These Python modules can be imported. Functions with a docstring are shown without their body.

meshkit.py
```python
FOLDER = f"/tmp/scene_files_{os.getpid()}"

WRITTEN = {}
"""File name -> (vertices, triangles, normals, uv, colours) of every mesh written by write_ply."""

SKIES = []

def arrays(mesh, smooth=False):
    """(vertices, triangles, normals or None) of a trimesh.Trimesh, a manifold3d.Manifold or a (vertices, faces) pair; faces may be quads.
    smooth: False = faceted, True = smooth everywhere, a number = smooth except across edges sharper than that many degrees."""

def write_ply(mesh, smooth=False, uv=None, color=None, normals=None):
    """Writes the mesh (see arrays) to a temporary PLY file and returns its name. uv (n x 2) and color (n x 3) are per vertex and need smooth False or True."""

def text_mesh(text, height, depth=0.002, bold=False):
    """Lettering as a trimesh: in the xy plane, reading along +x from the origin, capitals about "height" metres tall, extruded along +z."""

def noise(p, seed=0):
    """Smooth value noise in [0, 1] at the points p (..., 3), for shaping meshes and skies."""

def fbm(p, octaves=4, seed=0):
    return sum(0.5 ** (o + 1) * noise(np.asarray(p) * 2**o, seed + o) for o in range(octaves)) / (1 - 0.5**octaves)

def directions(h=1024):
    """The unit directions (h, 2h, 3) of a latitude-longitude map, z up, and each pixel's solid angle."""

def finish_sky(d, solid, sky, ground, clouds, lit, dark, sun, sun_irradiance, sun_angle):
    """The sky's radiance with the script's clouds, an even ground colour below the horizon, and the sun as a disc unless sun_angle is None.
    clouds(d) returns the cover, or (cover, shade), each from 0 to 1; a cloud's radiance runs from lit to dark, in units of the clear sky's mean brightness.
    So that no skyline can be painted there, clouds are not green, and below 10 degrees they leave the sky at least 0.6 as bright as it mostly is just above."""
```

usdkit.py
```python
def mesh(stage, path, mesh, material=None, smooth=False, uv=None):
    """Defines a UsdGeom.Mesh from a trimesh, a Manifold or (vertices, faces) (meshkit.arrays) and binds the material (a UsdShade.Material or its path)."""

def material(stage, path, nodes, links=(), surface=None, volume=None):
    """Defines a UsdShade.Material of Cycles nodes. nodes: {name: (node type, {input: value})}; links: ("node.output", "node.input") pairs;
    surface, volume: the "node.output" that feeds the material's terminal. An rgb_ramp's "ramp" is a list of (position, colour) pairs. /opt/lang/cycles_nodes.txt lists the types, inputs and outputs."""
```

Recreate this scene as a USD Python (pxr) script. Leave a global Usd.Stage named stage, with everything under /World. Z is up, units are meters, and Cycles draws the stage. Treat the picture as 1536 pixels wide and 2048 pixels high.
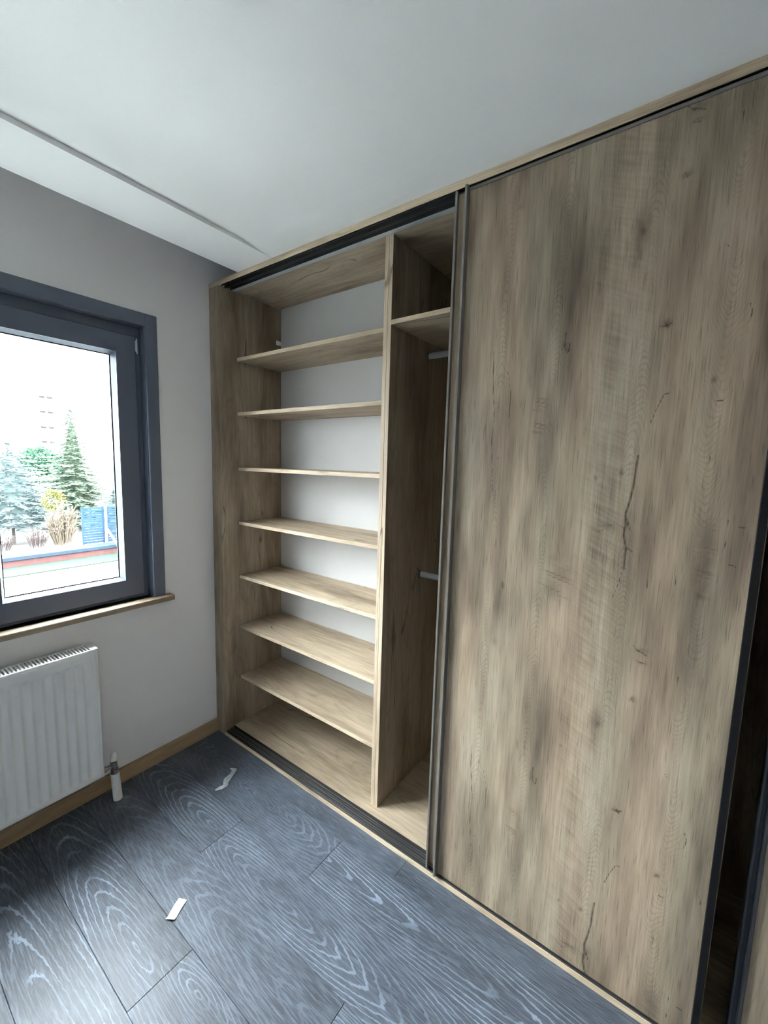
import math
import numpy as np
import trimesh
import manifold3d as m3
from shapely.geometry import Polygon, box as sbox
from pxr import Usd, UsdGeom, UsdLux, UsdShade, Gf, Sdf, Vt
import usdkit
import meshkit

stage = Usd.Stage.CreateInMemory()
UsdGeom.SetStageUpAxis(stage, UsdGeom.Tokens.z)
UsdGeom.SetStageMetersPerUnit(stage, 1.0)
UsdGeom.Xform.Define(stage, '/World')
UsdGeom.Scope.Define(stage, '/World/Looks')

# ------------------------------------------------------------------ camera
F_PX = 828.7038
RV = np.array([1.615, 0.5508, -0.4492])
CAM = np.array([2.0765, -1.2664, 1.5595])


def rot(rv):
    a = np.linalg.norm(rv)
    k = rv / a
    K = np.array([[0, -k[2], k[1]], [k[2], 0, -k[0]], [-k[1], k[0], 0]])
    return np.eye(3) + math.sin(a) * K + (1 - math.cos(a)) * K @ K


R = rot(RV)                       # world -> (right, down, forward)
cam = UsdGeom.Camera.Define(stage, '/World/camera')
Mx = np.eye(4)
Mx[0, :3], Mx[1, :3], Mx[2, :3], Mx[3, :3] = R[0], -R[1], -R[2], CAM
cam.AddTransformOp().Set(Gf.Matrix4d(*Mx.ravel().tolist()))
cam.CreateHorizontalApertureAttr(36.0)
cam.CreateVerticalApertureAttr(48.0)
cam.CreateFocalLengthAttr(36.0 * F_PX / 1536.0)
cam.CreateClippingRangeAttr(Gf.Vec2f(0.05, 2000))
cam.CreateExposureAttr(5.05)

# ------------------------------------------------------------------ sky (even overcast)
dome = UsdLux.DomeLight.Define(stage, '/World/overcast_sky')
dome.CreateIntensityAttr(1.0)
# standard overcast sky: three times brighter overhead than at the horizon
sky = usdkit.material(stage, '/World/Looks/overcast', {
    'c': ('texture_coordinate', {}), 's': ('separate_xyz', {}),
    'g': ('rgb_ramp', {'ramp': [(0., (.62, .66, .695)), (1., (1.86, 2.0, 2.13))]}),
    'b': ('background_shader', {'strength': 1.0})},
    [('c.generated', 's.vector'), ('s.z', 'g.fac'), ('g.color', 'b.color')], surface='b.background')
UsdShade.MaterialBindingAPI.Apply(dome.GetPrim()).Bind(sky)

# ------------------------------------------------------------------ helpers
_used = {}


def numbered(parent, name):
    k = (parent, name)
    n = _used.get(k, 0)
    _used[k] = n + 1
    return f'{parent}/{name}' + (f'_{n:03d}' if n else '')


def path_of(p):
    return '/World' if p is None else (p if isinstance(p, str) else str(p.GetPath()))


def tag(p, label=None, cat=None, group=None, kind=None):
    p = p.GetPrim() if hasattr(p, 'GetPrim') else p
    for k, v in (('label', label), ('category', cat), ('group', group), ('kind', kind)):
        if v:
            p.SetCustomDataByKey(k, v)
    return p


def thing(name, label=None, cat=None, group=None, kind=None, parent=None):
    x = UsdGeom.Xform.Define(stage, numbered(path_of(parent), name))
    return tag(x, label, cat, group, kind)


def obj(name, mesh, mat, parent=None, smooth=False, attrs=None):
    m = usdkit.mesh(stage, numbered(path_of(parent), name), mesh, mat, smooth=smooth)
    for k, v in (attrs or {}).items():
        UsdGeom.PrimvarsAPI(m).CreatePrimvar(k, Sdf.ValueTypeNames.FloatArray, 'vertex').Set(Vt.FloatArray.FromNumpy(np.asarray(v, np.float32)))
    return m.GetPrim()


def bx(x0, x1, y0, y1, z0, z1):
    b = trimesh.creation.box((x1 - x0, y1 - y0, z1 - z0))
    b.apply_translation(((x0 + x1) / 2, (y0 + y1) / 2, (z0 + z1) / 2))
    return b


def bev(x0, x1, y0, y1, z0, z1, r=0.0015):
    """Box with chamfered edges (hull of three shrunken boxes)."""
    r = min(r, (x1 - x0) * .45, (y1 - y0) * .45, (z1 - z0) * .45)
    p = []
    for a, b, c in ((0, r, r), (r, 0, r), (r, r, 0)):
        for X in (x0 + a, x1 - a):
            for Y in (y0 + b, y1 - b):
                for Z in (z0 + c, z1 - c):
                    p.append((X, Y, Z))
    return m3.Manifold.hull_points(np.array(p))


def tm(m):
    if isinstance(m, m3.Manifold):
        k = m.to_mesh()
        return trimesh.Trimesh(np.array(k.vert_properties[:, :3], float), np.array(k.tri_verts), process=False)
    return m


def cat_(*ms):
    return trimesh.util.concatenate([tm(m) for m in ms])


def tube(p0, p1, r0, r1=None, n=20):
    r1 = r0 if r1 is None else r1
    p0, p1 = np.array(p0, float), np.array(p1, float)
    d = p1 - p0
    L = np.linalg.norm(d)
    d = d / L
    a = np.cross(d, [0, 0, 1.0] if abs(d[2]) < .9 else [1.0, 0, 0])
    a /= np.linalg.norm(a)
    b = np.cross(d, a)
    t = np.linspace(0, 2 * np.pi, n, endpoint=False)
    ring = np.outer(np.cos(t), a) + np.outer(np.sin(t), b)
    v = np.vstack([p0 + ring * r0, p1 + ring * r1, p0[None], p1[None]])
    f = []
    for i in range(n):
        j = (i + 1) % n
        f += [(i, j, n + j), (i, n + j, n + i), (2 * n, j, i), (2 * n + 1, n + i, n + j)]
    m = trimesh.Trimesh(v, f, process=False)
    m.fix_normals()
    return m


def extrude_x(poly, x0, x1):
    """poly in (y, z) swept along x."""
    m = trimesh.creation.extrude_polygon(poly, x1 - x0, engine='earcut')
    v = m.vertices.copy()
    m.vertices = np.stack([v[:, 2] + x0, v[:, 0], v[:, 1]], 1)
    m.fix_normals()
    return m


def extrude_y(poly, y0, y1):
    """poly in (x, z) swept along y."""
    m = trimesh.creation.extrude_polygon(poly, y1 - y0, engine='earcut')
    v = m.vertices.copy()
    m.vertices = np.stack([v[:, 0], v[:, 2] + y0, v[:, 1]], 1)
    m.fix_normals()
    return m


def extrude_z(poly, z0, z1):
    m = trimesh.creation.extrude_polygon(poly, z1 - z0, engine='earcut')
    m.apply_translation((0, 0, z0))
    m.fix_normals()
    return m


def grid(A, B, C):
    """Quad grid from 2D arrays of coordinates."""
    h, w = A.shape
    v = np.stack([A, B, C], -1).reshape(-1, 3)
    i = np.arange((h - 1) * (w - 1))
    r, c = i // (w - 1), i % (w - 1)
    q = np.stack([r * w + c, r * w + c + 1, (r + 1) * w + c + 1, (r + 1) * w + c], 1)
    f = np.vstack([q[:, [0, 1, 2]], q[:, [0, 2, 3]]])
    return trimesh.Trimesh(v, f, process=False)


def M(name, nodes, links, surface='p.BSDF'):
    return usdkit.material(stage, '/World/Looks/' + name, nodes, links, surface=surface)


# ------------------------------------------------------------------ plain materials
def plain(name, col, rough=.5, metal=0., bump=0., scale=300., vary=.0, spec=.5):
    n = {'p': ('principled_bsdf', {'base_color': col, 'roughness': rough, 'metallic': metal, 'specular_ior_level': spec}),
         'c': ('texture_coordinate', {}),
         'n': ('noise_texture', {'scale': scale, 'detail': 3.0}),
         'r': ('rgb_ramp', {'ramp': [(0.3, tuple(x * (1 - vary) for x in col)), (.7, tuple(min(1, x * (1 + vary)) for x in col))]}),
         }
    l = [('c.object', 'n.vector'), ('n.fac', 'r.fac'), ('r.color', 'p.base_color')]
    if bump:
        n['b'] = ('bump', {'strength': bump, 'distance': .001})
        l += [('n.fac', 'b.height'), ('b.normal', 'p.normal')]
    return M(name, n, l)


WALL = plain('wall_paint', (.80, .79, .785), .7, bump=.15, scale=400, vary=.02)
CEIL = plain('ceiling_paint', (.85, .855, .845), .75, bump=.12, scale=350, vary=.012)
FRAME = plain('anthracite_foil', (.115, .135, .178), .42, bump=.08, scale=700, vary=.06)
FRAME_IN = plain('frame_gasket', (.016, .017, .02), .5)
WHITE_ENAMEL = plain('white_enamel', (.78, .785, .77), .3, vary=.01)
WHITE_PLASTIC = plain('white_plastic', (.84, .84, .82), .45, vary=.04, scale=90)
BRONZE = plain('bronze_anodised', (.27, .25, .225), .28, metal=.6, vary=.0, scale=200)
BLACK_ALU = plain('black_anodised', (.040, .039, .039), .17, metal=.0, vary=.0, spec=.8)
DARK_ALU = plain('dark_anodised', (.085, .09, .10), .32, metal=.7, vary=.05)
ALU = plain('pale_aluminium', (.62, .66, .67), .4, metal=.35, vary=.03)
CHROME = plain('dull_nickel', (.32, .30, .27), .35, metal=.9, vary=.2, scale=120)
BACK_WHITE = plain('white_back_board', (.74, .74, .73), .55, vary=.015, scale=8)
PAPER = plain('white_card', (.86, .88, .86), .6, vary=.01)
SUBFLOOR = plain('plank_joint', (.012, .012, .014), .8)
DARK_RUBBER = plain('black_rubber', (.012, .012, .013), .6)


# ------------------------------------------------------------------ wood decor (light oak board with cracks and tone bands)
LIGHT, MID, DARK = (.47, .378, .268), (.345, .268, .184), (.175, .130, .088)


def wood(name, axis, seed=0., tint=(1, 1, 1), gain=1.0, rings=1.0, edge=False):
    perm = {'x': ('y', 'z', 'x'), 'y': ('x', 'z', 'y'), 'z': ('x', 'y', 'z')}[axis]
    t = lambda c, k=1.: tuple(min(1, a * b * gain * k) for a, b in zip(c, tint))
    n = {
        'c': ('texture_coordinate', {}), 's': ('separate_xyz', {}), 'v': ('combine_xyz', {}),
        'm1': ('mapping', {'scale': (8., 8., 1.5), 'location': (seed, seed * .7, seed * 1.3)}),
        'm2': ('mapping', {'scale': (260., 260., 7.), 'location': (seed, 0, 0)}),
        'm3': ('mapping', {'scale': (3.6, 3.6, .55), 'location': (seed * 2.1, seed, 0)}),
        'm4': ('mapping', {'scale': (5.2, 5.2, .75), 'location': (0, seed * 1.9, seed)}),
        'm5': ('mapping', {'scale': (70., 70., 3.2), 'location': (seed, 3, 0)}),
        'n1': ('noise_texture', {'scale': 1., 'detail': 6., 'roughness': .62, 'distortion': .3}),
        'n2': ('noise_texture', {'scale': 1., 'detail': 2.}),
        'n3': ('noise_texture', {'scale': 1., 'detail': 1.5, 'roughness': .4}),
        'n4': ('noise_texture', {'scale': 1., 'detail': 3., 'distortion': .25}),
        'n5': ('noise_texture', {'scale': 1., 'detail': 3.}),
        'tone': ('rgb_ramp', {'ramp': [(.27, t(DARK)), (.42, t(MID)), (.56, t(LIGHT)), (.8, t((.41, .338, .25)))]}),
        'fib': ('map_range', {'from_min': .3, 'from_max': .7, 'to_min': .86, 'to_max': 1.1, 'clamp': True}),
        'fib2': ('map_range', {'from_min': .32, 'from_max': .68, 'to_min': .88, 'to_max': 1.08, 'clamp': True}),
        'ff': ('math', {'math_type': 'multiply'}),
        'k': ('math', {'math_type': 'multiply', 'value2': 34.}),
        'pp': ('math', {'math_type': 'pingpong', 'value2': .5}),
        'ring': ('map_range', {'from_min': .0, 'from_max': .16, 'to_min': 1 - .13 * rings, 'to_max': 1., 'clamp': True}),
        'ff2': ('math', {'math_type': 'multiply'}),
        'a4': ('math', {'math_type': 'subtract', 'value2': .5}),
        'b4': ('math', {'math_type': 'absolute'}),
        'crk': ('map_range', {'from_min': .0018, 'from_max': .007, 'to_min': 1., 'to_max': 0., 'clamp': True}),
        'gate': ('map_range', {'from_min': .52, 'from_max': .60, 'to_min': 0., 'to_max': .75, 'clamp': True}),
        'cg': ('math', {'math_type': 'multiply'}),
        'mul': ('mix_color', {'blend_type': 'multiply', 'fac': 1.}),
        'gray': ('combine_color', {}),
        'mixc': ('mix_color', {'blend_type': 'mix', 'b': t((.06, .042, .028))}),
        'b': ('bump', {'strength': .12, 'distance': .0006}),
        'p': ('principled_bsdf', {'roughness': .52, 'specular_ior_level': .35}),
    }
    l = [('c.object', 's.vector'), (f's.{perm[0]}', 'v.x'), (f's.{perm[1]}', 'v.y'), (f's.{perm[2]}', 'v.z')]
    for i in '12345':
        l += [('v.vector', f'm{i}.vector'), (f'm{i}.vector', f'n{i}.vector')]
    l += [('n1.fac', 'tone.fac'), ('n2.fac', 'fib.value'), ('n5.fac', 'fib2.value'), ('fib.result', 'ff.value1'), ('fib2.result', 'ff.value2'),
          ('n3.fac', 'k.value1'), ('k.value', 'pp.value1'), ('pp.value', 'ring.value'), ('ff.value', 'ff2.value1'), ('ring.result', 'ff2.value2'),
          ('n4.fac', 'a4.value1'), ('a4.value', 'b4.value1'), ('b4.value', 'crk.value'), ('n1.fac', 'gate.value'), ('crk.result', 'cg.value1'), ('gate.result', 'cg.value2'),
          ('ff2.value', 'gray.r'), ('ff2.value', 'gray.g'), ('ff2.value', 'gray.b'), ('tone.color', 'mul.a'), ('gray.color', 'mul.b'),
          ('mul.result', 'mixc.a'), ('cg.value', 'mixc.fac'), ('mixc.result', 'p.base_color'), ('ff2.value', 'b.height'), ('b.normal', 'p.normal')]
    return M(name, n, l)


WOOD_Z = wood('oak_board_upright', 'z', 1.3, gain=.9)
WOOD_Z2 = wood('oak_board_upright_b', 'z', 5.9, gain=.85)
WOOD_X = wood('oak_board_lengthways', 'x', 2.2, gain=1.22)  # both lengthways copies lightened in place of stronger light on those boards
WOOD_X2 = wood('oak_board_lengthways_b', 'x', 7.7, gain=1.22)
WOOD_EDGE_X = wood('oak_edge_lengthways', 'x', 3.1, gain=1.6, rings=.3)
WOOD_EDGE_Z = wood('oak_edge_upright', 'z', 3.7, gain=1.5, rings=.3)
WOOD_BASE = wood('oak_skirting', 'y', 4.4, tint=(1.0, .90, .74), gain=.86, rings=.6)
WOOD_SILL = wood('oak_sill', 'y', 6.4, tint=(.95, .92, .92), gain=.8, rings=.4)


# the big door carries the printed decor of the photo: cracks, knots, cathedral columns, repeating every 1.325 m
def decor_material():
    n = {
        'c': ('texture_coordinate', {}),
        'ar': ('attribute', {'attribute': 'rings'}), 'ac': ('attribute', {'attribute': 'crack'}),
        'ak': ('attribute', {'attribute': 'knot'}), 'at': ('attribute', {'attribute': 'tone'}), 'aw': ('attribute', {'attribute': 'column'}),
        'm2': ('mapping', {'scale': (300., 20., 6.5)}), 'n2': ('noise_texture', {'scale': 1., 'detail': 2.}),
        'm5': ('mapping', {'scale': (85., 20., 3.0)}), 'n5': ('noise_texture', {'scale': 1., 'detail': 3.}),
        'm6': ('mapping', {'scale': (60., 20., 60.)}), 'n6': ('noise_texture', {'scale': 1., 'detail': 2.}),
        'tone': ('rgb_ramp', {'ramp': [(.0, (.135, .102, .073)), (.35, (.262, .203, .146)), (.55, (.350, .275, .198)), (.75, (.42, .335, .242)), (1., (.475, .39, .295))]}),
        'fib': ('map_range', {'from_min': .3, 'from_max': .7, 'to_min': .87, 'to_max': 1.09, 'clamp': True}),
        'fib2': ('map_range', {'from_min': .32, 'from_max': .68, 'to_min': .90, 'to_max': 1.07, 'clamp': True}),
        'ff': ('math', {'math_type': 'multiply'}),
        'm7': ('mapping', {'scale': (330., 20., 14.)}), 'n7': ('noise_texture', {'scale': 1., 'detail': 1.}),
        'pore': ('map_range', {'from_min': .60, 'from_max': .72, 'to_min': 1., 'to_max': .70, 'clamp': True}), 'fp': ('math', {'math_type': 'multiply'}),
        'jag': ('math', {'math_type': 'multiply_add', 'value2': .9}),
        'pp': ('math', {'math_type': 'pingpong', 'value2': .5}),
        'ring': ('map_range', {'from_min': .02, 'from_max': .26, 'to_min': 1., 'to_max': 0., 'clamp': True}),
        'rw': ('math', {'math_type': 'multiply'}),
        'rk': ('map_range', {'from_min': 0., 'from_max': 1., 'to_min': 1.02, 'to_max': .83}),
        'ff2': ('math', {'math_type': 'multiply'}),
        'gray': ('combine_color', {}),
        'mul': ('mix_color', {'blend_type': 'multiply', 'fac': 1.}),
        'cj': ('math', {'math_type': 'multiply_add', 'value2': .0016, 'value3': -.0009}),
        'ca': ('math', {'math_type': 'add'}),
        'crk': ('map_range', {'from_min': .0008, 'from_max': .0030, 'to_min': .88, 'to_max': 0., 'clamp': True}),
        'm8': ('mapping', {'scale': (9., 20., 1.1)}), 'n8': ('noise_texture', {'scale': 1., 'detail': 3.}), 'hue': ('rgb_ramp', {'ramp': [(.36, (.955, 1.0, .985)), (.62, (1.03, .985, .955))]}), 'mulh': ('mix_color', {'blend_type': 'multiply', 'fac': 1.}),
        'mixk': ('mix_color', {'blend_type': 'mix', 'b': (.115, .085, .062)}),
        'mixc': ('mix_color', {'blend_type': 'mix', 'b': (.050, .032, .022)}),
        'b': ('bump', {'strength': .12, 'distance': .0006}),
        'p': ('principled_bsdf', {'roughness': .5, 'specular_ior_level': .35}),
    }
    l = [('c.object', 'm2.vector'), ('m2.vector', 'n2.vector'), ('c.object', 'm5.vector'), ('m5.vector', 'n5.vector'), ('c.object', 'm6.vector'), ('m6.vector', 'n6.vector'),
         ('at.fac', 'tone.fac'), ('n2.fac', 'fib.value'), ('n5.fac', 'fib2.value'), ('fib.result', 'ff.value1'), ('fib2.result', 'ff.value2'),
         ('n6.fac', 'jag.value1'), ('ar.fac', 'jag.value3'), ('jag.value', 'pp.value1'), ('pp.value', 'ring.value'),
         ('ring.result', 'rw.value1'), ('aw.fac', 'rw.value2'), ('rw.value', 'rk.value'), ('rk.result', 'ff2.value1'), ('c.object', 'm7.vector'), ('m7.vector', 'n7.vector'), ('n7.fac', 'pore.value'), ('pore.result', 'fp.value1'), ('ff.value', 'fp.value2'), ('fp.value', 'ff2.value2'),
         ('ff2.value', 'gray.r'), ('ff2.value', 'gray.g'), ('ff2.value', 'gray.b'), ('tone.color', 'mul.a'), ('gray.color', 'mul.b'),
         ('n6.fac', 'cj.value1'), ('cj.value', 'ca.value1'), ('ac.fac', 'ca.value2'), ('ca.value', 'crk.value'),
         ('c.object', 'm8.vector'), ('m8.vector', 'n8.vector'), ('n8.fac', 'hue.fac'), ('mul.result', 'mulh.a'), ('hue.color', 'mulh.b'), ('mulh.result', 'mixk.a'), ('ak.fac', 'mixk.fac'), ('mixk.result', 'mixc.a'), ('crk.result', 'mixc.fac'), ('mixc.result', 'p.base_color'),
         ('ff2.value', 'b.height'), ('b.normal', 'p.normal')]
    return M('oak_decor_print', n, l)


DECOR = decor_material()
PERIOD = 1.325
CRACKS = [   # (points, half width scale): larger = finer line
    ([(2.022, 1.757), (2.009, 1.753), (1.995, 1.715), (1.985, 1.68)], 1.6),
    ([(1.966, 1.60), (1.964, 1.562), (1.962, 1.519), (1.956, 1.474), (1.95, 1.446), (1.953, 1.418), (1.95, 1.389), (1.958, 1.356), (1.958, 1.293)], .8),
    ([(1.958, 1.293), (1.944, 1.233), (1.936, 1.205)], 1.8),
    ([(1.873, 1.409), (1.904, 1.407), (1.922, 1.412)], 1.7), ([(1.885, 1.388), (1.905, 1.398)], 1.9),
    ([(1.939, 1.411), (1.951, 1.402)], 1.5), ([(1.956, 1.43), (1.964, 1.402)], 1.2), ([(1.958, 1.356), (1.974, 1.345)], 1.1),
    ([(1.553, 1.921), (1.556, 1.84), (1.566, 1.731), (1.563, 1.635), (1.569, 1.57)], 1.3), ([(1.569, 1.57), (1.576, 1.477)], 2.0),
    ([(1.600, 1.86), (1.615, 1.791), (1.615, 1.71)], 2.0),
    ([(1.763, 1.94), (1.761, 1.915), (1.766, 1.895), (1.772, 1.885)], 1.2), ([(1.757, 1.905), (1.756, 1.893)], 1.5), ([(1.775, 1.91), (1.775, 1.89)], 1.5),
    ([(1.985, 1.921), (2.001, 1.919), (2.010, 1.927)], 1.2), ([(1.996, 1.930), (2.004, 1.914)], 1.4),
    ([(2.006, 2.268), (2.012, 2.255)], 1.4),
    ([(2.006, 2.405), (2.020, 2.40), (2.032, 2.393)], 1.0), ([(1.998, 2.415), (2.010, 2.40)], 1.2), ([(2.012, 2.374), (2.026, 2.370)], 1.3),
    ([(2.072, 1.312), (2.074, 1.290), (2.076, 1.272)], 1.5), ([(2.013, 1.28), (2.015, 1.255)], 1.3),
    ([(2.183, 1.436), (2.194, 1.435)], 1.1), ([(2.173, 1.344), (2.187, 1.340)], 1.1), ([(2.114, 1.731), (2.127, 1.730)], 1.4),
    ([(2.163, 1.45), (2.166, 1.41), (2.160, 1.37)], 1.7), ([(2.200, 1.79), (2.204, 1.765)], 1.4),
    ([(2.154, 1.945), (2.160, 1.925), (2.156, 1.90)], 1.4), ([(2.098, 2.085), (2.106, 2.075)], 1.6), ([(2.103, 2.36), (2.101, 2.325)], 1.6),
    ([(1.628, 1.195), (1.629, 1.172)], 1.2), ([(1.618, 1.165), (1.622, 1.15)], 1.6), ([(2.115, 1.60), (2.112, 1.57)], 1.6),
]
KNOTS = [    # x, z, rx, rz, strength
    (1.930, 2.156, .010, .014, .9), (1.928, 2.165, .015, .045, .5), (1.924, 2.118, .008, .03, .4),
    (1.955, 1.418, .012, .030, .42), (1.915, 1.408, .030, .012, .28), (1.763, 1.905, .008, .018, .4),
    (1.999, 1.922, .010, .008, .55), (2.009, 2.263, .009, .007, .5), (1.613, 2.314, .008, .010, .30), (2.02, 2.402, .016, .008, .4), (2.021, 2.373, .012, .005, .45),
    (2.107, 1.784, .006, .008, .7), (1.933, 1.556, .0045, .008, .75), (1.868, 1.536, .004, .006, .6), (1.586, 1.589, .003, .003, .7), (1.838, 2.05, .003, .004, .6),
    (2.128, 1.40, .017, .045, .42), (2.128, 1.33, .015, .050, .48), (2.127, 1.258, .010, .012, .72), (2.130, 1.28, .012, .03, .4),
    (1.800, 1.25, .020, .022, .30), (1.772, 1.20, .030, .035, .34), (1.745, 1.165, .025, .03, .22), (1.78, 1.30, .02, .015, .18),
    (1.628, 1.181, .004, .010, .5), (1.915, 1.64, .012, .05, .10), (2.15, 1.83, .02, .10, .15), (2.10, 1.99, .012, .05, .12),
]
COLUMNS = [1.583, 1.742, 1.958, 2.120]


def decor(x, z):
    """Per-point attributes of the printed board at door coordinates."""
    P3 = lambda sx, sz, s=0: meshkit.fbm(np.stack([x * sx, z * 0 + s * 3.1, zz * sz], -1), 3, seed=s)
    zz = (z - 1.12) % PERIOD
    # make the noise roughly periodic by blending over the repeat
    def pn(sx, sz, s):
        w = np.clip((zz - (PERIOD - .2)) / .2, 0, 1)
        w = w * w * (3 - 2 * w)
        a = meshkit.fbm(np.stack([x * sx, np.full_like(x, s * 3.1), zz * sz], -1), 3, seed=s)
        b = meshkit.fbm(np.stack([x * sx, np.full_like(x, s * 3.1), (zz - PERIOD) * sz], -1), 3, seed=s)
        return a * (1 - w) + b * w
    wob = (pn(1.5, 4., 2) - .5) * .05
    d = np.min([np.sqrt((x - c - wob) ** 2 + .012 ** 2) for c in COLUMNS], 0)
    sgn = np.where(x < 2.04, 1., -1.)
    rings = 150 * d + sgn * zz * (round(58 * PERIOD) / PERIOD) + 9.0 * pn(7., 2.5, 5) + 3.5 * pn(30., 9., 6)
    dd = np.min([np.abs(x - c - wob) for c in COLUMNS], 0)
    col = np.exp(-(dd / .028) ** 2) * np.clip((pn(6., 6., 9) - .40) / .2, .05, 1) + .15
    tone = .59 + 1.05 * (pn(9., 1.3, 11) - .5) + 1.0 * (pn(26., 4., 12) - .5)
    tone -= .06 * np.exp(-((x - 1.80) / .05) ** 2) * np.clip((pn(6., 4., 15) - .3) / .3, 0, 1)
    tone -= .18 * np.clip((x - 2.06) / .12, 0, 1) * np.clip((pn(6., 3., 16) - .25) / .3, 0, 1)
    tone += .10 * np.exp(-((x - 1.66) / .03) ** 2)
    # medullary cross flecks beside the crack
    fl = np.exp(-((x - 1.90) / .06) ** 2) * (meshkit.noise(np.stack([x * 25, x * 0, (zz + .5 * (x - 1.9)) * 160], -1), 21) - .5)
    tone += .35 * fl
    kn = np.zeros_like(x)
    cd = np.full_like(x, .03)
    jx = x + (meshkit.fbm(np.stack([x * 55, x * 0, z * 38], -1), 2, 31) - .5) * .012
    jz = z + (meshkit.fbm(np.stack([x * 55, x * 0 + 9, z * 38], -1), 2, 32) - .5) * .02
    for off in (0., -PERIOD):
        for kx, kz, rx, rz, s in KNOTS:
            kn = np.maximum(kn, min(.92, 1.35 * s) * np.exp(-((jx - kx) / rx) ** 2 - ((jz - kz - off) / rz) ** 2))
        for pts, wd in CRACKS:
            for (ax, az), (bx_, bz) in zip(pts[:-1], pts[1:]):
                az, bz = az + off, bz + off
                ux, uz = bx_ - ax, bz - az
                t = np.clip(((x - ax) * ux + (z - az) * uz) / (ux * ux + uz * uz), 0, 1)
                cd = np.minimum(cd, wd * np.hypot(x - ax - t * ux, z - az - t * uz))
    # cross saw marks
    saw = 0
    for off in (0., -PERIOD):
        for sx, sz, rx, rz in ((1.705, 1.745, .02, .02), (1.707, 1.68, .02, .018), (2.128, 1.35, .02, .10), (1.785, 1.225, .045, .05)):
            saw = saw + np.exp(-((x - sx) / rx) ** 4 - ((z - sz - off) / rz) ** 4)
    kn = np.maximum(kn, saw * .75 * np.clip((meshkit.noise(np.stack([x * 14, x * 0, (z + .25 * x) * 190], -1), 41) - .55) / .25, 0, 1))
    return dict(rings=rings, column=np.clip(col, 0, 1), tone=np.clip(tone, 0, 1), knot=kn, crack=cd)


def decor_panel(x0, x1, yf, yb, z0, z1, step=.004):
    """A board whose front (at y = yf, facing -y) is a fine grid that carries the print."""
    xs, zs = np.arange(x0, x1 + step * .5, step), np.arange(z0, z1 + step * .5, step)
    xs[-1], zs[-1] = x1, z1
    Xg, Zg = np.meshgrid(xs, zs)
    front = grid(Xg, np.full_like(Xg, yf), Zg)
    back = bx(x0, x1, yf, yb, z0, z1)
    keep = np.array([n[1] > -.5 for n in back.face_normals])
    back = trimesh.Trimesh(back.vertices, back.faces[keep], process=False)
    m = trimesh.util.concatenate([front, back])
    return m, decor(m.vertices[:, 0].copy(), m.vertices[:, 2].copy())


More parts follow.
